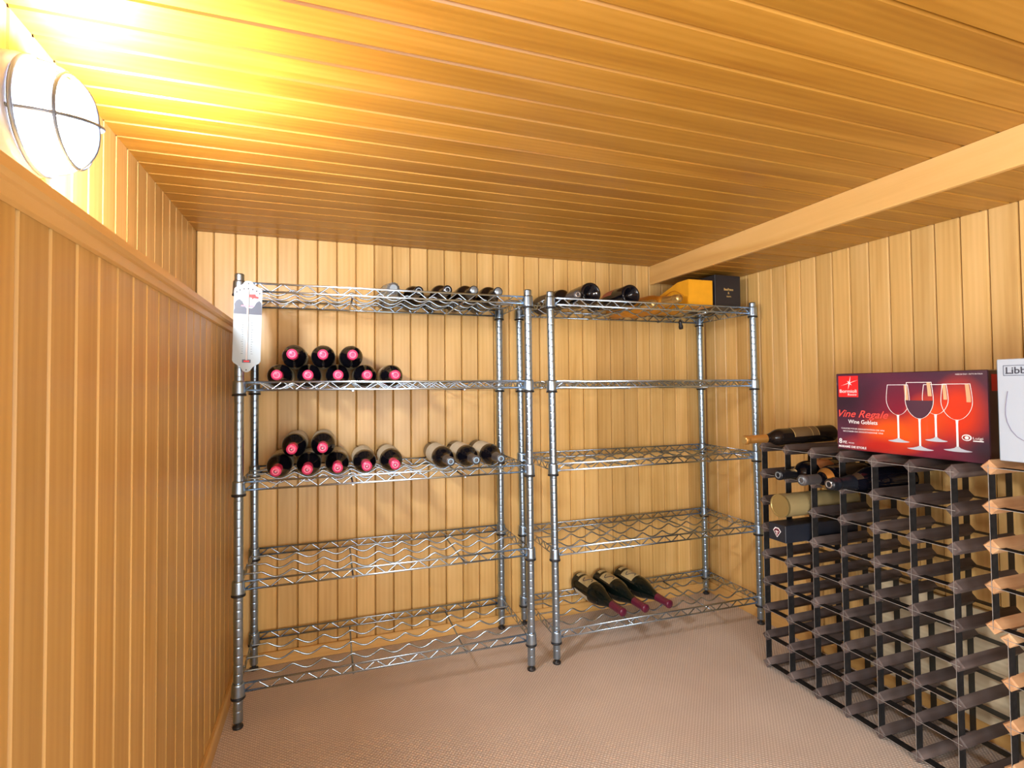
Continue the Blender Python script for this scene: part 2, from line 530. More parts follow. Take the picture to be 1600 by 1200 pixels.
planks(w, (YF, -0.0), -0.5739, 0.0667, (0.0, XB - 0.001), lambda r, s: (r, s, ZC), -Z, X, Y * -1, 'amber')
w = structure('ceiling_soffit', (XB + 0.004, YF, ZS + 0.0125), (XR, 0.0, ZS + 0.02), 'groove', 'lowered strip of ceiling between the beam and the right wall', 'ceiling')
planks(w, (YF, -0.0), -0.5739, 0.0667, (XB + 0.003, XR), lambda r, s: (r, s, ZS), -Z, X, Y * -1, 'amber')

def long_trim(name, outline, label, cat):
    """moulding along Y, outline in (x, z); local X runs along the moulding for the grain"""
    mb = MB()
    L = (-0.002 - YF)
    n = len(outline); cx = sum(p[0] for p in outline) / n; cz = sum(p[1] for p in outline) / n
    for x in (-L / 2, L / 2):
        for (p, q) in outline:
            mb.v.append((x, -(p - cx), q - cz))
    mb.face(range(n)); mb.face(list(range(n, 2 * n))[::-1])
    for k in range(n):
        mb.face((k, (k + 1) % n, n + (k + 1) % n, n + k))
    o = mb.obj(name, 'trim')
    o.matrix_local = frame(Y, -X, Z, (cx, (YF - 0.002) / 2, cz))
    return tag(o, label, cat, kind='structure')

long_trim('trim_1', [(0.0005, 1.166), (0.146, 1.166), (0.150, 1.163), (0.150, 1.151), (0.145, 1.147), (0.140, 1.146), (0.139, 1.132), (0.1325, 1.130), (0.1325, 1.1425), (0.0005, 1.1425)],
          'rounded pine ledge cap running along the left wall under the lamp', 'ledge')
long_trim('trim_2', [(XB - 0.018, ZC - 0.0005), (XB - 0.018, ZS - 0.005), (XB - 0.016, ZS - 0.008), (XB - 0.004, ZS - 0.008), (XB + 0.0025, ZS - 0.004), (XB + 0.0025, ZC - 0.0005)],
          'pale pine beam board edging the dropped ceiling strip', 'beam')
long_trim('baseboard_left', [(XL + 0.0003, 0.0005), (XL + 0.011, 0.0005), (XL + 0.011, 0.040), (XL + 0.007, 0.046), (XL + 0.0003, 0.046)], 'low pine baseboard along the left wall', 'baseboard')
long_trim('baseboard_right', [(XR - 0.0003, 0.0005), (XR - 0.012, 0.0005), (XR - 0.012, 0.040), (XR - 0.007, 0.046), (XR - 0.0003, 0.046)], 'low pine baseboard along the right wall behind the racks', 'baseboard')
mb = MB(); hl = (XR - 0.0125 - XL - 0.0115) / 2
mb.cbox((-hl, -0.022, -0.005), (hl, 0.022, 0.005), 0.002)
o = mb.obj('baseboard_back', 'trim')
o.matrix_local = frame(X, Z, -Y, ((XR - 0.0125 + XL + 0.0115) / 2, -0.0055, 0.0225))
tag(o, 'low pine baseboard along the back wall behind the wire shelves', 'baseboard', kind='structure')

# wall behind the camera, with an opening added for the rear fill
mb = MB()
mb.v = [(x, y, z) for y in (YF - 0.02, YF) for (x, z) in ((-0.05, 0), (XR + 0.03, 0), (XR + 0.03, ZC + 0.03), (-0.05, ZC + 0.03), (0.54, 0.14), (1.36, 0.14), (1.36, 1.26), (0.54, 1.26))]
for k in range(4):
    n = (k + 1) % 4
    for f in ((k, n, 4 + n, 4 + k), (8 + k, 12 + k, 12 + n, 8 + n), (4 + k, 4 + n, 12 + n, 12 + k), (k, 8 + k, 8 + n, n)):
        mb.face(f)
tag(mb.obj('wall_front', 'pine'), 'plain pine wall with an added opening for fill light behind the camera', 'wall', kind='structure')

# ------------------------------------------------------------------ wall lamp
def wall_lamp():
    t = empty('wall_lamp', (0.0, -1.085, 1.345))
    mb = MB(); R = 0.083
    mb.lathe([(0, 0.0005), (R, 0.0005), (R, 0.018), (R - 0.006, 0.026), (R - 0.014, 0.028), (0, 0.028)], 40, axis='X')
    mb.obj('base_plate', 'lamp_metal', t)
    mb = MB(); r0, dep = 0.069, 0.066
    prof = [(r0 * math.cos(a) ** 0.75 if a < PI / 2 - 1e-6 else 0.0, 0.0285 + dep * math.sin(a)) for a in [PI / 2 * k / 12 for k in range(13)]]
    mb.lathe(prof, 32, axis='X')
    mb.obj('glass_dome', 'lamp_glass', t)
    r1, d1 = r0 + 0.008, dep + 0.009
    def rib(phi):
        pts = []
        for k in range(25):
            a = PI * k / 24
            rr = r1 * (abs(math.cos(a)) ** 0.75) * (1 if a < PI / 2 else -1)
            pts.append((0.024 + d1 * math.sin(a), rr * math.cos(phi), rr * math.sin(phi)))
        m2 = MB(); m2.tube(pts, 0.0032, 6); m2.obj('guard_wire', 'lamp_wire', t)
    rib(0.25); rib(PI / 2 + 0.25)
    for f in (0.62,):
        a = math.asin(f)
        rr = r1 * math.cos(a) ** 0.75
        m2 = MB(); m2.tube([(0.024 + d1 * f, rr * math.cos(p), rr * math.sin(p)) for p in [2 * PI * k / 40 for k in range(40)]], 0.0032, 6, closed=True)
        m2.obj('guard_ring', 'lamp_wire', t)
    m2 = MB(); m2.tube([(0.030, (r1 + 0.002) * math.cos(p), (r1 + 0.002) * math.sin(p)) for p in [2 * PI * k / 48 for k in range(48)]], 0.0038, 8, closed=True)
    m2.obj('guard_ring', 'lamp_wire', t)
    tag(t, 'lit round bulkhead lamp with wire guard on the upper left wall', 'lamp')
wall_lamp()

# ------------------------------------------------------------------ wire wine shelving
W, D, H = 0.885, 0.325, 1.2834
POST_R = 0.0127
SHARED = {}
def shared(key, build, mat):
    if key not in SHARED:
        mb = MB(); build(mb); SHARED[key] = mb.mesh(key.split(':')[0], mat)
    return SHARED[key]

def post_mesh(lean):
    def build(mb):
        prof = [(0, 0.018), (POST_R, 0.018)]
        z = 0.05
        while z < H - 0.02:
            prof += [(POST_R, z - 0.0016), (POST_R - 0.00035, z - 0.0008), (POST_R - 0.00035, z + 0.0008), (POST_R, z + 0.0016)]
            z += 0.0254
        prof += [(POST_R, H - 0.002), (POST_R - 0.002, H), (0, H)]
        mb.lathe(prof, 16)
        mb.v = [(x + lean * z / H, y, z) for (x, y, z) in mb.v]
    return shared('post:%g' % lean, build, 'chrome')

def wave_pts(x0, x1, y, valley0, pitch, zt):
    """cradle wire: flat lead-in, then waves with valleys at valley0 + k * pitch"""
    pts = [(x0, y, zt - 0.004)]
    n = int((x1 - x0) / 0.0055)
    for i in range(1, n):
        x = x0 + (x1 - x0) * i / n
        ph = (x - valley0) / pitch
        lo, hi = valley0 - pitch / 2, valley0 + pitch * (math.floor((x1 - 0.01 - valley0) / pitch - 0.5) + 0.5)
        if x < lo or x > hi:
            z = -0.003
        else:
            z = -0.002 - 0.0185 * (0.5 + 0.5 * math.cos(2 * PI * ph)) ** 0.65
        pts.append((x, y, zt + z))
    pts.append((x1, y, zt - 0.004))
    return pts

TRUSS = 0.023
def shelf_unit(name, x, y, rz, levels, valley0, lean, label):
    t = empty(name, (x, y, 0.0), rz)
    pm = post_mesh(lean)
    corners = [(0, 0), (W, 0), (0, D), (W, D)]
    def foot(mb):
        mb.lathe([(0, 0.0), (0.0135, 0.0), (0.0145, 0.003), (0.0135, 0.007), (0.006, 0.009), (0.006, 0.019), (0, 0.019)], 14)
    fm = shared('foot', foot, 'black_plastic')
    for (cx, cy) in corners:
        p = link('post', pm, t); p.location = (cx, cy, 0)
        f = link('foot', fm, p)
    for z in levels:
        s = empty('shelf', (lean * z / H, 0, z), 0, t)
        g = 0.004
        def loop(zz):
            def b(mb):
                mb.tube([(0, 0, zz), (W, 0, zz), (W, D, zz), (0, D, zz)], 0.0031, 8, closed=True)
            return b
        link('rail', shared('rail:top', loop(0.0), 'wire'), s)
        link('rail', shared('rail:low', loop(-TRUSS), 'wire'), s)
        def zig(length, count, axis):
            def b(mb):
                pts = []
                for k in range(count * 2 + 1):
                    u = 0.016 + (length - 0.032) * k / (count * 2)
                    zz = -TRUSS + 0.001 if k % 2 == 0 else -0.001
                    d = 0.006
                    for du in ((-d / 2, d / 2) if 0 < k < count * 2 else (0,)):
                        q = u + du
                        pts.append((q, 0, zz) if axis == 'X' else (0, q, zz))
                mb.tube(pts, 0.0022, 6)
            return b
        zx = shared('truss_wire:x', zig(W, 13, 'X'), 'wire'); zy = shared('truss_wire:y', zig(D, 5, 'Y'), 'wire')
        link('truss_wire', zx, s); a = link('truss_wire', zx, s); a.location = (0, D, 0)
        link('truss_wire', zy, s); a = link('truss_wire', zy, s); a.location = (W, 0, 0)
        wm = shared('wavy_wire:%g' % valley0, lambda mb: mb.tube(wave_pts(0.0, W, 0, valley0, 0.0875, 0.0), 0.0028, 6), 'wire')
        for yy in (0.075, 0.158, 0.242):
            a = link('wavy_wire', wm, s); a.location = (0, yy, 0)
        cr = shared('cross_wire', lambda mb: mb.tube([(0, 0.0, -TRUSS - 0.004), (0, D, -TRUSS - 0.004)], 0.0030, 6), 'wire')
        for k in (3, 7):
            a = link('cross_wire', cr, s); a.location = (valley0 + 0.0875 * (k - 0.5) - 0.0005, 0, 0.0)
        def collar(mb):
            mb.lathe([(POST_R + 0.0004, 0.004), (0.0152, 0.004), (0.0166, 0.0005), (0.0182, -0.030), (0.0182, -0.034), (POST_R + 0.0004, -0.034)], 18)
        def ring(mb):
            mb.lathe([(POST_R + 0.0003, -0.0342), (0.0190, -0.0342), (0.0194, -0.037), (0.0188, -0.0395), (POST_R + 0.0003, -0.0395)], 18)
        cm_, rm_ = shared('collar', collar, 'chrome'), shared('clip_ring', ring, 'black_plastic')
        for (cx, cy) in corners:
            a = link('collar', cm_, s); a.location = (cx, cy, 0)
            a = link('clip_ring', rm_, s); a.location = (cx, cy, 0)
    tag(t, label, 'shelf unit', 'chrome wire wine shelf units')
    return t

AX, AY, BX, BY = 0.1819, -0.3432, 1.1640, -0.3380
LA = [1.259, 0.972, 0.687, 0.406, 0.121]
LB = [1.262, 0.970, 0.682, 0.390, 0.108]
VA = 0.275 - AX
shelf_unit('wire_shelf_unit', AX, AY, -0.004, LA, VA, 0.0, 'chrome wire wine shelf unit with pink-capped bottles, beside the left wall')
ub = shelf_unit('wire_shelf_unit', BX, BY, -0.008, LB, 0.092, -0.010, 'chrome wire wine shelf unit holding the yellow box, in the right corner')
mb = MB(); mb.lathe([(0, 0), (0.009, 0.001), (0.010, 0.012), (0.007, 0.022), (0.008, 0.03), (0.004, 0.040), (0, 0.040)], 12)
o = mb.obj('plastic_hook', 'black_plastic', None)

# small black stopper caught in the wires under the top shelf
o.location = (1.865, -0.12, 1.196)
o.rotation_euler = (0.25, -0.35, 0)
tag(o, 'small black plastic plug hanging under the top shelf below the yellow box', 'plug')

# ------------------------------------------------------------------ bottles
def bottle_profile(kind):
    if kind == 'bordeaux':
        R, h = 0.0375, 0.300
        return R, h, [(0, 0.012), (0.020, 0.010), (0.030, 0.002), (0.034, 0.0), (R - 0.001, 0.003), (R, 0.008), (R, 0.178), (R - 0.0005, 0.188), (R - 0.004, 0.200), (R - 0.011, 0.211), (R - 0.018, 0.221), (0.0155, 0.231), (0.0142, 0.242), (0.0138, 0.286), (0.0150, 0.288), (0.0150, 0.298), (0.0135, 0.300), (0, 0.300)]
    if kind == 'burgundy':
        R, h = 0.0412, 0.296
        return R, h, [(0, 0.014), (0.022, 0.011), (0.034, 0.002), (0.038, 0.0), (R - 0.001, 0.003), (R, 0.008), (R, 0.118), (R - 0.001, 0.130), (R - 0.005, 0.150), (R - 0.012, 0.172), (R - 0.019, 0.194), (R - 0.0245, 0.214), (0.0148, 0.234), (0.0142, 0.284), (0.0152, 0.286), (0.0152, 0.294), (0.0135, 0.296), (0, 0.296)]
    if kind == 'slim':
        R, h = 0.0278, 0.338
        return R, h, [(0, 0.010), (0.016, 0.008), (0.022, 0.001), (0.025, 0.0), (R - 0.001, 0.003), (R, 0.007), (R, 0.205), (R - 0.001, 0.214), (R - 0.004, 0.224), (R - 0.009, 0.235), (0.0150, 0.246), (0.0135, 0.256), (0.0132, 0.324), (0.0145, 0.326), (0.0145, 0.336), (0.0130, 0.338), (0, 0.338)]
    R, h = 0.0405, 0.300
    return R, h, [(0, 0.030), (0.010, 0.027), (0.022, 0.012), (0.031, 0.003), (0.035, 0.0), (R - 0.001, 0.003), (R, 0.008), (R, 0.125), (R - 0.002, 0.145), (R - 0.008, 0.168), (R - 0.016, 0.196), (R - 0.022, 0.222), (0.0160, 0.250), (0.0150, 0.268), (0.0175, 0.272), (0.0175, 0.280), (0.0155, 0.284), (0.0150, 0.298), (0.0130, 0.300), (0, 0.300)]

CAP = {  # profile of the capsule over the neck
    'bordeaux': [(0.0150, 0.238), (0.0148, 0.244), (0.0145, 0.286), (0.0157, 0.288), (0.0157, 0.2985), (0.0142, 0.3010), (0, 0.3012)],
    'slim': [(0.0141, 0.258), (0.0138, 0.262), (0.0138, 0.324), (0.0151, 0.326), (0.0151, 0.3365), (0.0138, 0.3390), (0, 0.3392)],
    'burgundy': [(0.0158, 0.228), (0.0150, 0.238), (0.0149, 0.285), (0.0158, 0.287), (0.0158, 0.2945), (0.0142, 0.2970), (0, 0.2972)],
    'champagne': [(0.0215, 0.218), (0.0168, 0.248), (0.0160, 0.268), (0.0182, 0.272), (0.0182, 0.280), (0.0163, 0.284), (0.0163, 0.296), (0.0140, 0.3012), (0, 0.3018)]}

BM = {}
def bottle(kind, base, tip, glass, cap, label, group=None, labels=(), end=None, emblem=False, roll=0.0, cap_label=None, name='wine_bottle', rib=False):
    """labels: (material, h0, h1, arc_centre, arc_width) paper sleeves round the body; arc angle 0 faces up when lying."""
    R, h, prof = bottle_profile(kind)
    key = ('b', kind, glass)
    if key not in BM:
        mb = MB(); mb.lathe(prof, 28); BM[key] = mb.mesh('wine_bottle', glass)
    base, tip = Vector(base), Vector(tip)
    ax = (tip - base).normalized()
    ux = Vector((0, 0, 1)) - ax * ax.z
    ux.normalize()
    if roll:
        ux = Quaternion(ax, roll) @ ux
    mw = frame(ux, ax.cross(ux), ax, base)
    b = link(name, BM[key], None, mw)
    tag(b, label, 'bottle', group)
    if cap:
        key = ('c', kind, cap)
        if key not in BM:
            mb = MB(); mb.lathe(CAP[kind], 22); BM[key] = mb.mesh('capsule', cap)
        c = link('capsule', BM[key], b)
        if cap_label: c['label'] = cap_label
        zt = CAP[kind][-1][1]
        if end:
            key = ('e', kind, end)
            if key not in BM:
                mb = MB(); mb.lathe([(0.0068, zt + 0.0001), (0.0074, zt + 0.0007), (0.0096, zt + 0.0007), (0.0104, zt + 0.0001)], 20); BM[key] = mb.mesh('capsule_ring', end)
            link('capsule_ring', BM[key], c)
        if emblem:
            key = ('m', kind)
            if key not in BM:
                mb = MB()
                mb.tube([(0.0042 * math.cos(a), 0.0042 * math.sin(a), zt + 0.0003) for a in [0.3 + 4.6 * k / 12 for k in range(13)]], 0.0008, 5)
                mb.tube([(0.0012 * math.cos(a) - 0.0008, 0.0026 * math.sin(a), zt + 0.0003) for a in [4.2 * k / 8 for k in range(9)]], 0.0008, 5, mi=1)
                BM[key] = mb.mesh('capsule_emblem', ['dark_print', 'white_print'])
            link('capsule_emblem', BM[key], c)
    for (lm, h0, h1, ac, aw) in labels:
        key = ('l', kind, lm, h0, h1, ac, aw)
        if key not in BM:
            mb = MB()
            def rad(hh):
                for (r0, z0), (r1, z1) in zip(prof, prof[1:]):
                    if z0 <= hh <= z1 and z1 > z0 and r0 > 0.013:
                        return r0 + (r1 - r0) * (hh - z0) / (z1 - z0)
                return R
            n = 6 if rad(h1) < R - 1e-4 else 1
            pf = [(rad(h0 + (h1 - h0) * k / n) + 0.0005, h0 + (h1 - h0) * k / n) for k in range(n + 1)]
            mb.lathe(pf, 24, arc=None if aw >= 6.2 else (ac - aw / 2, ac + aw / 2)); BM[key] = mb.mesh('paper_label', lm)
        link('paper_label', BM[key], b)
    return b

def z_of(levels, k):
    return levels[k] + 0.0225
R0 = 0.0375
PITCHB = 0.0875
YT = -0.305            # capsule ends near the front of the shelf
sleeve = (('label_cream', 0.055, 0.165, 0, 6.283),)
GP = 'pink-capped wine bottles on the wire shelves'
pos = ('leftmost', 'second from left', 'third from left', 'fourth from left', 'rightmost')
for k in range(5):
    x = 0.2755 + PITCHB * k
    bottle('bordeaux', (x, YT + 0.30, z_of(LA, 1)), (x + 0.001, YT, z_of(LA, 1) - 0.001), 'glass_black', 'pink',
           'pink-capped bottle, %s in bottom row of second shelf from top' % pos[k], GP, sleeve, end='pink_light', cap_label='bright pink capsule')
dz = math.sqrt((2 * R0 + 0.0008) ** 2 - (PITCHB / 2) ** 2)
for k in range(3):
    x = 0.2755 + PITCHB * (k + 0.5)
    bottle('bordeaux', (x, YT + 0.295, z_of(LA, 1) + dz), (x, YT - 0.004, z_of(LA, 1) + dz), 'glass_black', 'pink',
           'pink-capped bottle, %s of three stacked on second shelf from top' % ('leftmost', 'middle', 'rightmost')[k], GP, sleeve, end='pink_light', cap_label='bright pink capsule')
for k in range(5):
    x = 0.2755 + PITCHB * k
    bottle('bordeaux', (x, YT + 0.30, z_of(LA, 2)), (x - 0.001, YT, z_of(LA, 2) - 0.003), 'glass_black', 'pink',
           'pink-capped wine bottle, %s in the bottom row of the middle shelf' % pos[k], GP, sleeve, end='pink_light', emblem=True, cap_label='bright pink capsule')
for k in range(2):
    x = 0.2755 + PITCHB * (k + 0.5)
    bottle('bordeaux', (x, YT + 0.30, z_of(LA, 2) + dz), (x - 0.001, YT, z_of(LA, 2) + dz - 0.001), 'glass_black', 'pink',
           'pink-capped wine bottle, %s of two stacked on the middle shelf' % ('left', 'right')[k], GP, sleeve, end='pink_light', emblem=True, cap_label='bright pink capsule')
for k in range(3):
    x = 0.2755 + PITCHB * (6 + k)
    bottle('bordeaux', (x, YT + 0.30, z_of(LA, 2)), (x + 0.004, YT, z_of(LA, 2) - 0.003), 'glass_black', 'grey_cap',
           'grey-capped wine bottle with cream label, %s of three on the middle shelf' % ('left', 'middle', 'right')[k], 'grey-capped bottles on the middle shelf',
           (('label_cream', 0.060, 0.168, 0, 6.283),), end='blue_disc', cap_label='dull grey capsule with pale blue disc')
tips = ((0.632, -0.245, 1.288), (0.712, -0.24, 1.280), (0.806, -0.285, 1.279), (0.894, -0.30, 1.281), (0.980, -0.30, 1.281))
desc = ('with pleated silver-blue foil over its neck, leftmost', 'with dark cap, second from left', 'with dark cap, middle', 'with shiny steel cap end, second from right', 'with shiny steel cap end, rightmost')
for k in range(5):
    x = 0.2755 + PITCHB * (4 + k)
    zz = z_of(LA, 0)
    b = bottle('bordeaux', (x, tips[k][1] + 0.299, zz), (x + 0.3 * (tips[k][0] - x), tips[k][1], zz + 0.3 * (tips[k][2] - zz)), 'glass_brown', 'blue_foil',
               'black wine bottle %s on the top left shelf' % desc[k], 'dark bottles on the top left shelf', (), end='steel_end')
    if k == 0:
        mb = MB(); n = 28; rings = []
        for (r, hh) in ((0.034, 0.200), (0.029, 0.218), (0.023, 0.240), (0.0205, 0.270), (0.0205, 0.296), (0.012, 0.304)):
            ring = []
            for q in range(n):
                rr = r * (1.07 if q % 2 else 0.97); a = 2 * PI * q / n
                ring.append(len(mb.v)); mb.v.append((rr * math.cos(a), rr * math.sin(a), hh))
            rings.append(ring)
        for A_, B_ in zip(rings, rings[1:]):
            for q in range(n):
                mb.face((A_[q], A_[(q + 1) % n], B_[(q + 1) % n], B_[q]))
        mb.face(rings[-1])
        mb.obj('pleated_foil', 'steel_end', b)
    elif k >= 3:
        mb = MB(); mb.lathe([(0.0, 0.3025), (0.0118, 0.3025), (0.0135, 0.3005), (0.0135, 0.297)], 20); mb.obj('cap_disc', 'steel_end', b)

# three burgundy bottles on the bottom shelf of the corner unit
zb = LB[4]
for k, (xb_, xt_) in enumerate(((1.408, 1.442), (1.506, 1.538), (1.604, 1.644))):
    b = bottle('burgundy', (xb_, -0.022, zb + 0.031), (xt_, -0.316, zb + 0.014), 'glass_green', 'burgundy',
               'black wine bottle with cream label and maroon capsule, %s on the bottom right shelf' % ('left', 'middle', 'right')[k], 'maroon-capped bottles on the bottom right shelf',
               (('label_tan', 0.012, 0.030, 0.10, 0.9), ('label_tan', 0.044, 0.112, 0.25, 1.35), ('label_cream', 0.03, 0.118, 2.2, 0.9)), cap_label='glossy maroon capsule')
    mb = MB()
    pts = []
    for q in range(15):
        f = q / 14
        hh = 0.058 + 0.046 * f
        a = 0.25 + 0.42 * math.sin(f * 2 * PI) * (1 - 0.3 * f)
        pts.append((0.0418 * math.cos(a), 0.0418 * math.sin(a), hh))
    mb.tube(pts, 0.0016, 5); mb.obj('label_scroll', 'dark_print', b)

# bottles, boxes on the top shelf of the corner unit
zt = LB[0]
bottle('bordeaux', (1.250, -0.012, zt + 0.024), (1.275, -0.305, zt + 0.022), 'glass_brown', 'grey_cap', 'dark wine bottle lying behind the twin posts, neck outward, on top right shelf', None,
       (('label_brown', 0.03, 0.17, 0, 6.283),), end='silver')
bottle('champagne', (1.341, -0.292, zt + 0.034), (1.336, 0.0, zt + 0.026), 'glass_black', 'silver', 'black bottle with its round base outward, nearer the twin posts, on top right shelf', None)
bottle('champagne', (1.512, -0.292, zt + 0.036), (1.490, 0.0, zt + 0.026), 'glass_black', 'blue_foil', 'black bottle with salmon label, base outward, beside the orange bottles on top', None,
       (('label_pink', 0.080, 0.150, -0.6, 1.3),))
bottle('champagne', (1.598, 0.0 - 0.008, zt + 0.024), (1.606, -0.305, zt + 0.003), 'orange_wrap', 'gold_end', 'orange sparkling wine bottle sunk low between shelf wires, gold cap hidden by rail', 'orange sparkling wine bottles', name='sparkling_wine_bottle')
bottle('champagne', (1.688, -0.012, zt + 0.026), (1.716, -0.310, zt + 0.030), 'orange_wrap', 'gold_end', 'orange sparkling wine bottle with round gold cap, against the yellow box', 'orange sparkling wine bottles', name='sparkling_wine_bottle')

# yellow carton: square end towards the room, lid tapering to the back
bx = empty('yellow_gift_box', (1.766, -0.300, zt + 0.0035), -0.02)
mb = MB()
w0, h0, w1, h1, dd = 0.114, 0.106, 0.100, 0.060, 0.262
vs = [(0, 0, 0), (w0, 0, 0), (w0, 0, h0), (0, 0, h0), (0, 0.07, 0), (w0, 0.07, 0), (w0, 0.07, h0), (0, 0.07, h0), (0.007, dd, 0), (0.007 + w1, dd, 0), (0.007 + w1, dd, h1), (0.007, dd, h1)]
mb.v = list(vs)
for f in ((0, 1, 2, 3), (8, 11, 10, 9), (0, 4, 5, 1), (1, 5, 6, 2), (2, 6, 7, 3), (3, 7, 4, 0), (4, 8, 9, 5), (5, 9, 10, 6), (6, 10, 11, 7), (7, 11, 8, 4)):
    mb.face(f)
mb.obj('carton', 'yellow', bx)
mb = MB()
mb.tube([(-0.003, 0.03 + 0.15 * k / 12, 0.045 + 0.030 * math.sin(PI * k / 12)) for k in range(13)], 0.0014, 6)
c = mb.obj('cord_handle', 'orange_wrap', bx)
mb = MB(); mb.box((0.0, -0.0004, h0 - 0.0012), (w0, 0.0, h0 - 0.0004)); mb.obj('lid_seam', 'orange_wrap', bx)
tag(bx, 'bright yellow tapered gift box on the top right shelf', 'box')

kb = empty('black_gift_box', (1.893, -0.302, zt + 0.0035), 0.0)
mb = MB(); mb.cbox((0, 0, 0), (0.128, 0.21, 0.132), 0.0015); mb.obj('carton', 'black_card', kb)
text_mesh('gold_lettering', 'BeauFrance', 0.014, 'gold_print', kb, 0.044, 0.070, width=0.046, weight=0.0002)
text_mesh('gold_lettering', '&', 0.013, 'gold_print', kb, 0.063, 0.056)
text_mesh('gold_lettering', 'GRAPA', 0.008, 'gold_print', kb, 0.056, 0.043, width=0.024)
tag(kb, 'black gift box with gold lettering in the corner of the top shelf', 'box')

# ------------------------------------------------------------------ enamel thermometer on the left post
th = empty('enamel_thermometer', (0.2025, -0.3655, 1.000), 0.0)
th.rotation_euler = (0, math.radians(1.3), math.radians(4))
half = [(0.0, 0.2605), (0.006, 0.2600), (0.010, 0.2575), (0.0125, 0.2530), (0.016, 0.2490), (0.023, 0.2450), (0.030, 0.2410), (0.0345, 0.2375), (0.0360, 0.2330),
        (0.0360, 0.0330), (0.0345, 0.0285), (0.0300, 0.0240), (0.0230, 0.0200), (0.0165, 0.0150), (0.0125, 0.0090), (0.0090, 0.0040), (0.0050, 0.0010), (0.0, 0.0)]
outline = half + [(-p, q) for (p, q) in half[-2:0:-1]]
mb = MB(); mb.prism(outline, 0.0, 0.0035); mb.obj('enamel_plate', 'enamel', th)
mb = MB(); mb.prism([(-0.0355, 0.165), (0.0355, 0.165), (0.0355, 0.185), (0.034, 0.199), (0.029, 0.205), (0.022, 0.200), (0.016, 0.188), (0.010, 0.182), (-0.004, 0.182), (-0.010, 0.190), (-0.014, 0.200), (-0.022, 0.207), (-0.030, 0.202), (-0.0345, 0.192), (-0.033, 0.180), (-0.0355, 0.174)], -0.0004, 0.0002)
mb.obj('printed_picture', 'navy_print', th)
mb = MB(); mb.prism([(0.003, 0.222), (0.018, 0.223), (0.020, 0.218), (0.027, 0.216), (0.026, 0.211), (0.014, 0.212), (0.011, 0.208), (0.009, 0.213), (0.003, 0.214)], -0.0006, 0.0)
mb.obj('printed_banner', 'red_print', th)
mb = MB(); mb.prism([(-0.017, 0.190), (0.015, 0.190), (0.015, 0.1865), (-0.017, 0.1865)], -0.0007, 0.0); mb.obj('printed_band', 'pink_light', th)
for k in range(7):
    a = PI * (0.80 - 0.60 * k / 6)
    mb = MB(); cx, cz = 0.036 * math.cos(a), 0.208 + 0.028 * math.sin(a)
    mb.prism([(cx - 0.0018, cz), (cx + 0.0014, cz), (cx + 0.0018, cz + 0.004), (cx - 0.0012, cz + 0.0042)], -0.0004, 0.0); mb.obj('printed_letter', 'dark_print', th)
mb = MB(); mb.tube([(0.0, -0.0028, 0.034), (0.0, -0.0028, 0.235)], 0.0026, 10); mb.obj('glass_tube', 'tube_glass', th)
for k in range(15):
    zq = 0.052 + 0.0068 * k
    for sx in (-1, 1):
        mb = MB(); l0 = 0.010; l1 = 0.0155 if k % 5 == 0 else 0.0130
        mb.prism([(sx * l0, zq), (sx * l1, zq), (sx * l1, zq + 0.0009), (sx * l0, zq + 0.0009)], -0.0003, 0.0); mb.obj('scale_mark', 'dark_print', th)
mb = MB(); mb.prism([(-0.011, 0.027), (0.011, 0.027), (0.011, 0.036), (-0.011, 0.036)], -0.0005, 0.0); bd = mb.obj('maker_badge', 'navy_print', th)
mb = MB(); mb.prism([(-0.007, 0.029), (0.007, 0.029), (0.007, 0.034), (0.002, 0.0325), (0.0, 0.034), (-0.002, 0.0325), (-0.007, 0.034)], -0.0009, -0.0003); mb.obj('badge_mark', 'red_print', bd)
for zq in (0.0065, 0.253):
    mb = MB(); mb.lathe([(0, -0.0012), (0.0015, -0.0010), (0.0019, 0.0)], 12, axis='Y'); a = mb.obj('screw', 'dark_print', th); a.location = (0, 0, zq)
tag(th, 'white enamel wall thermometer hanging on the left wire shelf post', 'thermometer')

# ------------------------------------------------------------------ lattice bottle racks
HD = 0.0168                   # half diagonal of a bar
def bar_mesh(L, mat):
    def b(mb):
        c = 0.0035
        for (x, s) in ((0, 1 - c / HD), (c, 1), (L - c, 1), (L, 1 - c / HD)):
            mb.v += [(x, HD * s, 0), (x, 0, HD * s), (x, -HD * s, 0), (x, 0, -HD * s)]
        for q in range(3):
            for k in range(4):
                mb.face((q * 4 + k, q * 4 + (k + 1) % 4, q * 4 + 4 + (k + 1) % 4, q * 4 + 4 + k))
        mb.face((0, 1, 2, 3)); mb.face((15, 14, 13, 12))
    return shared('bar:' + mat, b, mat)

def strap(mb, a, c):
    mb.box(a, c)
    mb.mi[5] = 1                # lighter front edge

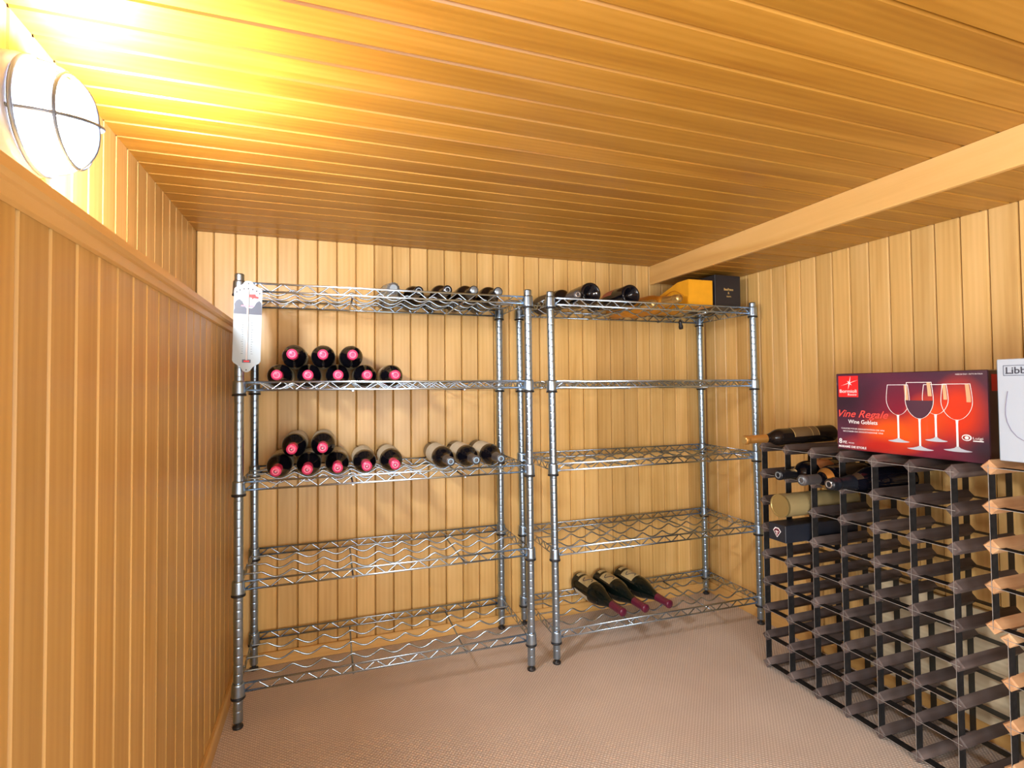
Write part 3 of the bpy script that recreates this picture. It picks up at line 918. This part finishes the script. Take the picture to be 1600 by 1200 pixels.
def lattice(name, x, y0, cols, pitch, z0, rows, zp, bar_mat, front, back, label):
    L = 0.228
    t = empty(name, (x, y0, 0.0))
    bm_ = bar_mesh(L, bar_mat)
    for i in range(cols):
        for k in range(rows):
            b = link('bar', bm_, t); b.location = (0, -i * pitch, z0 + k * zp)
    ext, dep, th_ = 0.008, 0.024, 0.0011
    zlo, zhi = z0 - 0.006, z0 + (rows - 1) * zp + 0.006
    vm = shared('upright_strap:%s%d%g' % (bar_mat, rows, zp), lambda mb: strap(mb, (0, -th_ / 2, zlo), (dep, th_ / 2, zhi)), ['strap_brown', front])
    vb = shared('upright_strap:b%s%d%g' % (bar_mat, rows, zp), lambda mb: mb.box((0, -th_ / 2, zlo), (dep, th_ / 2, zhi)), back)
    hm = shared('cross_strap:%s%d' % (bar_mat, cols), lambda mb: strap(mb, (0, -(cols - 1) * pitch - ext, -th_ / 2), (dep, ext, th_ / 2)), ['strap_brown', front])
    hb = shared('cross_strap:b%s%d' % (bar_mat, cols), lambda mb: mb.box((0, -(cols - 1) * pitch - ext, -th_ / 2), (dep, ext, th_ / 2)), back)
    for i in range(cols):
        for (me, xx) in ((vm, -0.0008), (vb, L - dep + 0.0008)):
            a = link('upright_strap', me, t); a.location = (xx, -i * pitch, 0)
    for k in range(rows):
        for (me, xx) in ((hm, -0.0008), (hb, L - dep + 0.0008)):
            a = link('cross_strap', me, t); a.location = (xx, 0, z0 + k * zp)
    tag(t, label, 'wine rack', 'lattice bottle racks along the right wall')
    return t

RX, RY, RP, RZ, RZP = 1.8111, -0.6104, 0.0953, HD + 0.001, 0.0904
RZP = (0.7403 - RZ) / 8
lattice('lattice_wine_rack', RX, RY, 7, RP, RZ, 9, RZP, 'dark_bar', 'strap_edge', 'strap_black', 'dark brown lattice wine rack with steel straps along the right wall')
LZ = HD + 0.001
LZP = (0.391 - LZ) / 4
lattice('lattice_wine_rack', RX, -1.284, 4, RP, LZ, 5, LZP, 'light_bar', 'strap_edge', 'strap_black', 'light pine lattice wine rack standing on the floor at the right edge')
UZ = 0.391 + HD + 0.0012
lattice('lattice_wine_rack', RX, -1.2578, 4, RP, UZ, 5, 0.0880, 'light_bar', 'strap_edge', 'strap_black', 'light pine lattice wine rack stacked on another, under the white box')

# pale boards leaning on the wall behind the dark rack
pb = empty('pale_board', (2.0585, -0.77, 0.0465))
hts = (0.145, 0.150)
zz = 0.0
for hgt in hts:
    mb = MB(); mb.cbox((-0.36, -hgt / 2, -0.007), (0.36, hgt / 2, 0.007), 0.0015)
    a = mb.obj('plank', 'pale_board', pb)
    a.matrix_local = frame(-Y, Z, -X, (0.018, -0.36, zz + hgt / 2)); zz += hgt + 0.001
tag(pb, 'pale unvarnished boards standing behind the dark lattice rack', 'board')

def node(i, k):
    return (RY - RP * i, RZ + RZP * k)
def cell_bottle(i, k, xt, kind, glass, cap, label, labels=(), **kw):
    R = bottle_profile(kind)[0]
    y = RY - RP * (i + 0.5)
    gap = RP / 2 - HD
    z = RZ + RZP * k + math.sqrt(R * R - gap * gap) + 0.0006
    return bottle(kind, (xt + 0.30, y, z), (xt, y, z), glass, cap, label, None, labels, **kw)
cell_bottle(1, 7, 1.731, 'bordeaux', 'glass_black', 'blue_foil', 'black bottle with copper label, leftmost neck in the top row of the dark rack', (('label_orange', 0.10, 0.168, -0.3, 2.2), ('label_tan', 0.236, 0.262, -0.2, 1.5)), end='steel_end')
b = cell_bottle(2, 7, 1.719, 'bordeaux', 'glass_black', 'grey_cap', 'black bottle with gold neck band, middle of three in the top rack row', (('gold_foil', 0.205, 0.222, 0, 6.283), ('label_brown', 0.06, 0.165, 0, 6.283)), end='steel_end')
cell_bottle(3, 7, 1.712, 'champagne', 'glass_black', 'blue_foil', 'large black bottle with silver cap, right of three in the top rack row', (('label_brown', 0.195, 0.222, -0.5, 1.1),), end='silver')
bb = bottle('slim', (2.030, -0.695, 0.7862), (1.694, -0.656, 0.7720), 'glass_brown', 'gold_foil', 'slim dark bottle with gold capsule lying on top of the dark rack', None,
            (('label_tan_dark', 0.075, 0.170, -0.75, 1.6),), cap_label='golden orange capsule')
for (h0_, h1_) in ((0.075, 0.0768), (0.1682, 0.170), (0.100, 0.1014)):
    mb = MB(); mb.lathe([(0.0278 + 0.0009, h0_), (0.0278 + 0.0009, h1_)], 14, arc=(-1.55, 0.05)); mb.obj('gold_line', 'gold_print', bb)
mb = MB(); mb.lathe([(0.0, 0.3396), (0.0120, 0.3396), (0.0142, 0.338), (0.0142, 0.335)], 20, smooth=False); mb.obj('cap_disc', 'gold_end', bb)

# gold tin in the second row and black carton in the third
y = RY - RP * 1.5; rt_ = 0.0352
zc = RZ + RZP * 6 + math.sqrt(rt_ ** 2 - (RP / 2 - HD) ** 2) + 0.0006
t = empty('gold_tin', (1.733, y, zc))
mb = MB(); mb.lathe([(0, 0.300), (rt_ - 0.001, 0.300), (rt_, 0.298), (rt_, 0.006), (rt_ - 0.001, 0.004), (0, 0.004)], 32, axis='X'); mb.obj('tin_body', 'tin', t)
mb = MB(); mb.lathe([(0, 0.002), (rt_ - 0.004, 0.002), (rt_ - 0.003, 0.0), (rt_ + 0.0004, 0.0), (rt_ + 0.0008, 0.003), (rt_ + 0.0003, 0.007), (rt_ - 0.002, 0.007)], 32, axis='X', smooth=False); mb.obj('lid', 'tin_lid', t)
tag(t, 'khaki gold cylindrical tin lying in the dark rack below the bottles', 'tin')
bw, bh = 0.064, 0.052
zc = RZ + RZP * 5 + (bw / 2 - (RP / 2 - HD)) + 0.001
t = empty('black_bottle_box', (1.722, y, zc))
mb = MB(); mb.cbox((0, -bw / 2, 0), (0.30, bw / 2, bh), 0.001); mb.obj('carton', 'navy_card', t)
mb = MB()
def diamond(mb, s, x, mi):
    mb.poly([(x, -s * 1.0, bh / 2 + s * 0.35), (x, -s * 0.45, bh / 2 + s), (x, s * 0.45, bh / 2 + s), (x, s * 1.0, bh / 2 + s * 0.35), (x, 0, bh / 2 - s)], mi)
diamond(mb, 0.0150, -0.0004, 0); diamond(mb, 0.0122, -0.0007, 1)
mb.poly([(-0.0010, -0.002, bh / 2 - 0.006), (-0.0010, 0.001, bh / 2 - 0.006), (-0.0010, 0.003, bh / 2 + 0.006), (-0.0010, 0.0, bh / 2 + 0.006)], 0)
mb.poly([(-0.0010, -0.007, bh / 2 + 0.002), (-0.0010, 0.007, bh / 2 + 0.002), (-0.0010, 0.007, bh / 2 + 0.004), (-0.0010, -0.007, bh / 2 + 0.004)], 0)
mb.obj('diamond_emblem', ['white_print', 'burgundy'], t)
tag(t, 'black bottle carton with red and white diamond emblem in the dark rack', 'box')

# ------------------------------------------------------------------ goblet carton
d = Vector((1.883 - 1.855, -1.224 + 0.856)).normalized()
gb = empty('goblet_carton', (1.855, -0.856, 0.7403 + HD + 0.0012), math.atan2(d.y, d.x))
GL, GH, GD = 0.3695, 0.2225, 0.150
mb = MB(); mb.cbox((0, 0, 0), (GL, GD, GH), 0.002); mb.obj('carton', 'plum_card', gb)
mb = MB(); mb.poly([(0.0015, -0.0003, 0.0015), (GL - 0.0015, -0.0003, 0.0015), (GL - 0.0015, -0.0003, GH - 0.0015), (0.0015, -0.0003, GH - 0.0015)])
mb.obj('front_print', 'glow_card', gb)
mb = MB(); mb.poly([(0.008, -0.0006, 0.154), (0.066, -0.0006, 0.154), (0.066, -0.0006, 0.2154), (0.008, -0.0006, 0.2154)]); lg = mb.obj('red_logo', 'red_print', gb)
mb = MB()
sx_, sz_ = 0.0405, 0.195
for (dx, dzz, wd) in ((0.004, 0.0195, 0.0016), (0.026, 0.0085, 0.0013)):
    mb.poly([(sx_ - dx, -0.0010, sz_ - dzz), (sx_ + wd, -0.0010, sz_ - wd * 0.3), (sx_ + dx, -0.0010, sz_ + dzz), (sx_ - wd, -0.0010, sz_ + wd * 0.3)])
mb.poly([(sx_ - 0.006, -0.0011, sz_ + 0.006), (sx_ - 0.0015, -0.0011, sz_ - 0.0015), (sx_ + 0.007, -0.0011, sz_ - 0.007), (sx_ + 0.0015, -0.0011, sz_ + 0.0015)])
mb.obj('logo_star', 'white_print', lg)
text_mesh('lettering', 'Bormioli', 0.014, 'white_print', lg, 0.0115, 0.1665, y=-0.0010, width=0.050)
text_mesh('lettering', 'Rocco', 0.0085, 'white_print', lg, 0.036, 0.1585, y=-0.0010, width=0.025)
text_mesh('title_lettering', 'Vine Regale', 0.029, 'coral_print', gb, 0.008, 0.096, y=-0.0010, width=0.138, shear=0.42, weight=0.0002)
text_mesh('subtitle_lettering', 'Wine Goblets', 0.016, 'white_print', gb, 0.035, 0.0775, y=-0.0011, width=0.082, weight=0.0001)
text_mesh('small_lettering', 'CALICES POUR DEGUSTATION DE VIN', 0.0055, 'white_print', gb, 0.0140, 0.0605, y=-0.0010, width=0.120)
text_mesh('small_lettering', 'BICCHIERI DA DEGUSTAZIONE VINI', 0.0055, 'white_print', gb, 0.0195, 0.0525, y=-0.0010, width=0.111)
text_mesh('count_lettering', '8', 0.020, 'white_print', gb, 0.0060, 0.0180, y=-0.0010, weight=0.0003)
text_mesh('count_lettering', 'PZ.', 0.0095, 'white_print', gb, 0.0185, 0.0185, y=-0.0010, weight=0.0002)
text_mesh('count_lettering', 'PIECES', 0.0050, 'white_print', gb, 0.0345, 0.0190, y=-0.0010, width=0.016)
text_mesh('foot_lettering', 'MARAME DIE ETOILE', 0.0085, 'white_print', gb, 0.0050, 0.0065, y=-0.0010, width=0.080, weight=0.0002)
text_mesh('top_lettering', 'MADE IN ITALY - FATTO IN ITALIA', 0.0045, 'white_print', gb, 0.3045, 0.2115, y=-0.0010, width=0.055)
BW = [(0.0, 0.09), (0.02, 0.22), (0.06, 0.42), (0.12, 0.60), (0.20, 0.76), (0.30, 0.89), (0.40, 0.97), (0.50, 1.0), (0.62, 0.99), (0.80, 0.945), (1.0, 0.875)]
def goblet(cx, hw, rim, bot, stem, foot, fw, wine=False, order=0):
    y = -0.0006 - 0.0003 * order
    q = empty('printed_goblet', (0, 0, 0), 0, gb)
    def bowl(inset):
        h = rim - bot
        rgt = [(cx + max(0.0, hw * w_ - inset), bot + h * t_ + (inset if t_ == 0 else (-inset if t_ == 1.0 else 0))) for (t_, w_) in BW]
        return rgt + [(2 * cx - px, pz) for (px, pz) in rgt[::-1]]
    A_, B_ = bowl(0.0), bowl(0.0013)
    mb = MB(); n = len(A_)
    mb.v = [(px, y, pz) for (px, pz) in A_] + [(px, y, pz) for (px, pz) in B_]
    for k in range(n):
        mb.face((k, (k + 1) % n, n + (k + 1) % n, n + k))
    mb.obj('bowl_outline', 'white_print', q)
    h = rim - bot
    mb = MB()
    st = [(cx + hw * w_ * 0.92 - 0.001, bot + h * t_) for (t_, w_) in BW if t_ >= (0.5 if not wine else 0.56)]
    st2 = [(cx + hw * w_ * 0.62, pz) for (t_, w_), (_, pz) in zip([b_ for b_ in BW if b_[0] >= (0.5 if not wine else 0.56)], st)]
    mb.poly([(px, y + 0.0001, pz) for (px, pz) in st] + [(px, y + 0.0001, pz) for (px, pz) in st2[::-1]])
    mb.obj('bowl_highlight', 'glow_print', q)
    if wine:
        mb = MB(); lv = 0.52
        rgt = [(cx + hw * w_ - 0.0013, bot + h * t_ + (0.0013 if t_ == 0 else 0)) for (t_, w_) in BW if t_ <= lv]
        mb.poly([(px, y + 0.00005, pz) for (px, pz) in rgt] + [(2 * cx - px, y + 0.00005, pz) for (px, pz) in rgt[::-1]])
        mb.obj('wine_fill', 'wine_print', q)
    mb = MB()
    mb.poly([(cx - 0.0030, y, bot + 0.001), (cx - 0.0022, y, bot - 0.010), (cx - 0.0022, y, stem), (cx + 0.0022, y, stem), (cx + 0.0022, y, bot - 0.010), (cx + 0.0030, y, bot + 0.001)])
    mb.obj('stem', 'white_print', q)
    mb = MB(); pts = [(cx + fw * math.cos(a), foot + (0.0035 if math.sin(a) < 0 else 0.0015) * math.sin(a)) for a in [-PI * k / 12 for k in range(13)]]
    pts += [(cx - fw * 0.55, foot + 0.0022), (cx - fw * 0.22, foot + 0.0055), (cx - 0.0022, stem + 0.001), (cx + 0.0022, stem + 0.001), (cx + fw * 0.22, foot + 0.0055), (cx + fw * 0.55, foot + 0.0022)]
    mb.poly([(px, y - 0.0001, pz) for (px, pz) in pts]); mb.obj('foot', 'foot_print', q)
goblet(0.1705, 0.0295, 0.189, 0.1064, 0.0446, 0.0375, 0.027, order=0)
goblet(0.2590, 0.0295, 0.189, 0.1119, 0.0552, 0.0470, 0.025, order=0)
goblet(0.2225, 0.0337, 0.195, 0.0993, 0.0289, 0.0215, 0.031, wine=True, order=2)
goblet(0.3050, 0.0337, 0.190, 0.1003, 0.0354, 0.0265, 0.030, order=2)
mb = MB()
for k in range(24):
    a, c = 2 * PI * k / 24, 2 * PI * (k + 1) / 24
    mb.poly([(0.3240 + 0.0102 * math.cos(a), -0.0010, 0.0592 + 0.0078 * math.sin(a)), (0.3240 + 0.0102 * math.cos(c), -0.0010, 0.0592 + 0.0078 * math.sin(c)),
             (0.3232 + 0.0078 * math.cos(c), -0.0010, 0.0590 + 0.0056 * math.sin(c)), (0.3232 + 0.0078 * math.cos(a), -0.0010, 0.0590 + 0.0056 * math.sin(a))])
    mb.poly([(0.3240, -0.0010, 0.0590), (0.3240 + 0.0042 * math.cos(a), -0.0010, 0.0590 + 0.0040 * math.sin(a)), (0.3240 + 0.0042 * math.cos(c), -0.0010, 0.0590 + 0.0040 * math.sin(c))])
mb.obj('eye_emblem', 'white_print', gb)
text_mesh('lettering', 'Luigi', 0.0085, 'white_print', gb, 0.3365, 0.0562, y=-0.0010, width=0.020)
mb = MB(); mb.poly([(0.3365, -0.0010, 0.0510), (0.3575, -0.0010, 0.0510), (0.3575, -0.0010, 0.0535), (0.3365, -0.0010, 0.0535)]); mb.obj('printed_bar', 'white_print', gb)
mb = MB(); mb.poly([(GL + 0.0005, 0.012, 0.172), (GL + 0.0005, 0.060, 0.172), (GL + 0.0005, 0.060, 0.212), (GL + 0.0005, 0.012, 0.212)]); mb.obj('side_logo', 'red_print', gb)
tag(gb, 'plum and red goblet carton with printed wine glasses on the dark rack', 'box')

# ------------------------------------------------------------------ white glass carton at the right edge
wz = UZ + 4 * 0.0880 + HD + 0.0008
wb = empty('white_glass_carton', (1.8195, -1.2755, wz), -PI / 2)
mb = MB(); mb.cbox((0, 0, 0), (0.30, 0.16, 0.2225), 0.0012); mb.obj('carton', 'white_card', wb)
mb = MB(); mb.poly([(-0.0004, 0.001, 0.002), (-0.0004, 0.159, 0.002), (-0.0004, 0.159, 0.220), (-0.0004, 0.001, 0.220)]); mb.obj('side_panel', 'blue_card', wb)
mb = MB()
x0, x1, z0, z1, tt = 0.0115, 0.092, 0.186, 0.2085, 0.0011
for (a, c, e, f) in ((x0, x1, z0, z0 + tt), (x0, x1, z1 - tt, z1), (x0, x0 + tt, z0, z1), (x1 - tt, x1, z0, z1)):
    mb.poly([(a, -0.0005, e), (c, -0.0005, e), (c, -0.0005, f), (a, -0.0005, f)])
fr = mb.obj('name_frame', 'navy_print', wb)
text_mesh('name_lettering', 'Libbey', 0.0205, 'dark_print', wb, 0.0165, 0.1905, y=-0.0006, width=0.056, weight=0.00022)
mb = MB()
for (sx0, sx1) in ((0.0152, 0.0195), (0.0250, 0.0295)):
    mb.poly([(sx0, -0.0007, 0.1900), (sx1, -0.0007, 0.1900), (sx1, -0.0007, 0.1912), (sx0, -0.0007, 0.1912)])
mb.obj('letter_serif', 'dark_print', wb)
pts = [(0.0185, 0.152), (0.0165, 0.138), (0.0140, 0.118), (0.0135, 0.102), (0.0160, 0.085), (0.0225, 0.068), (0.033, 0.054), (0.046, 0.046), (0.062, 0.043)]
mb = MB(); mb.tube([(px, -0.0008, pz) for (px, pz) in pts] + [(0.124 - px, -0.0008, pz) for (px, pz) in pts[::-1][1:]], 0.0007, 5); mb.obj('printed_tumbler', 'lilac_print', wb)
tag(wb, 'white glassware carton cut by the right edge, on the light pine rack', 'box')
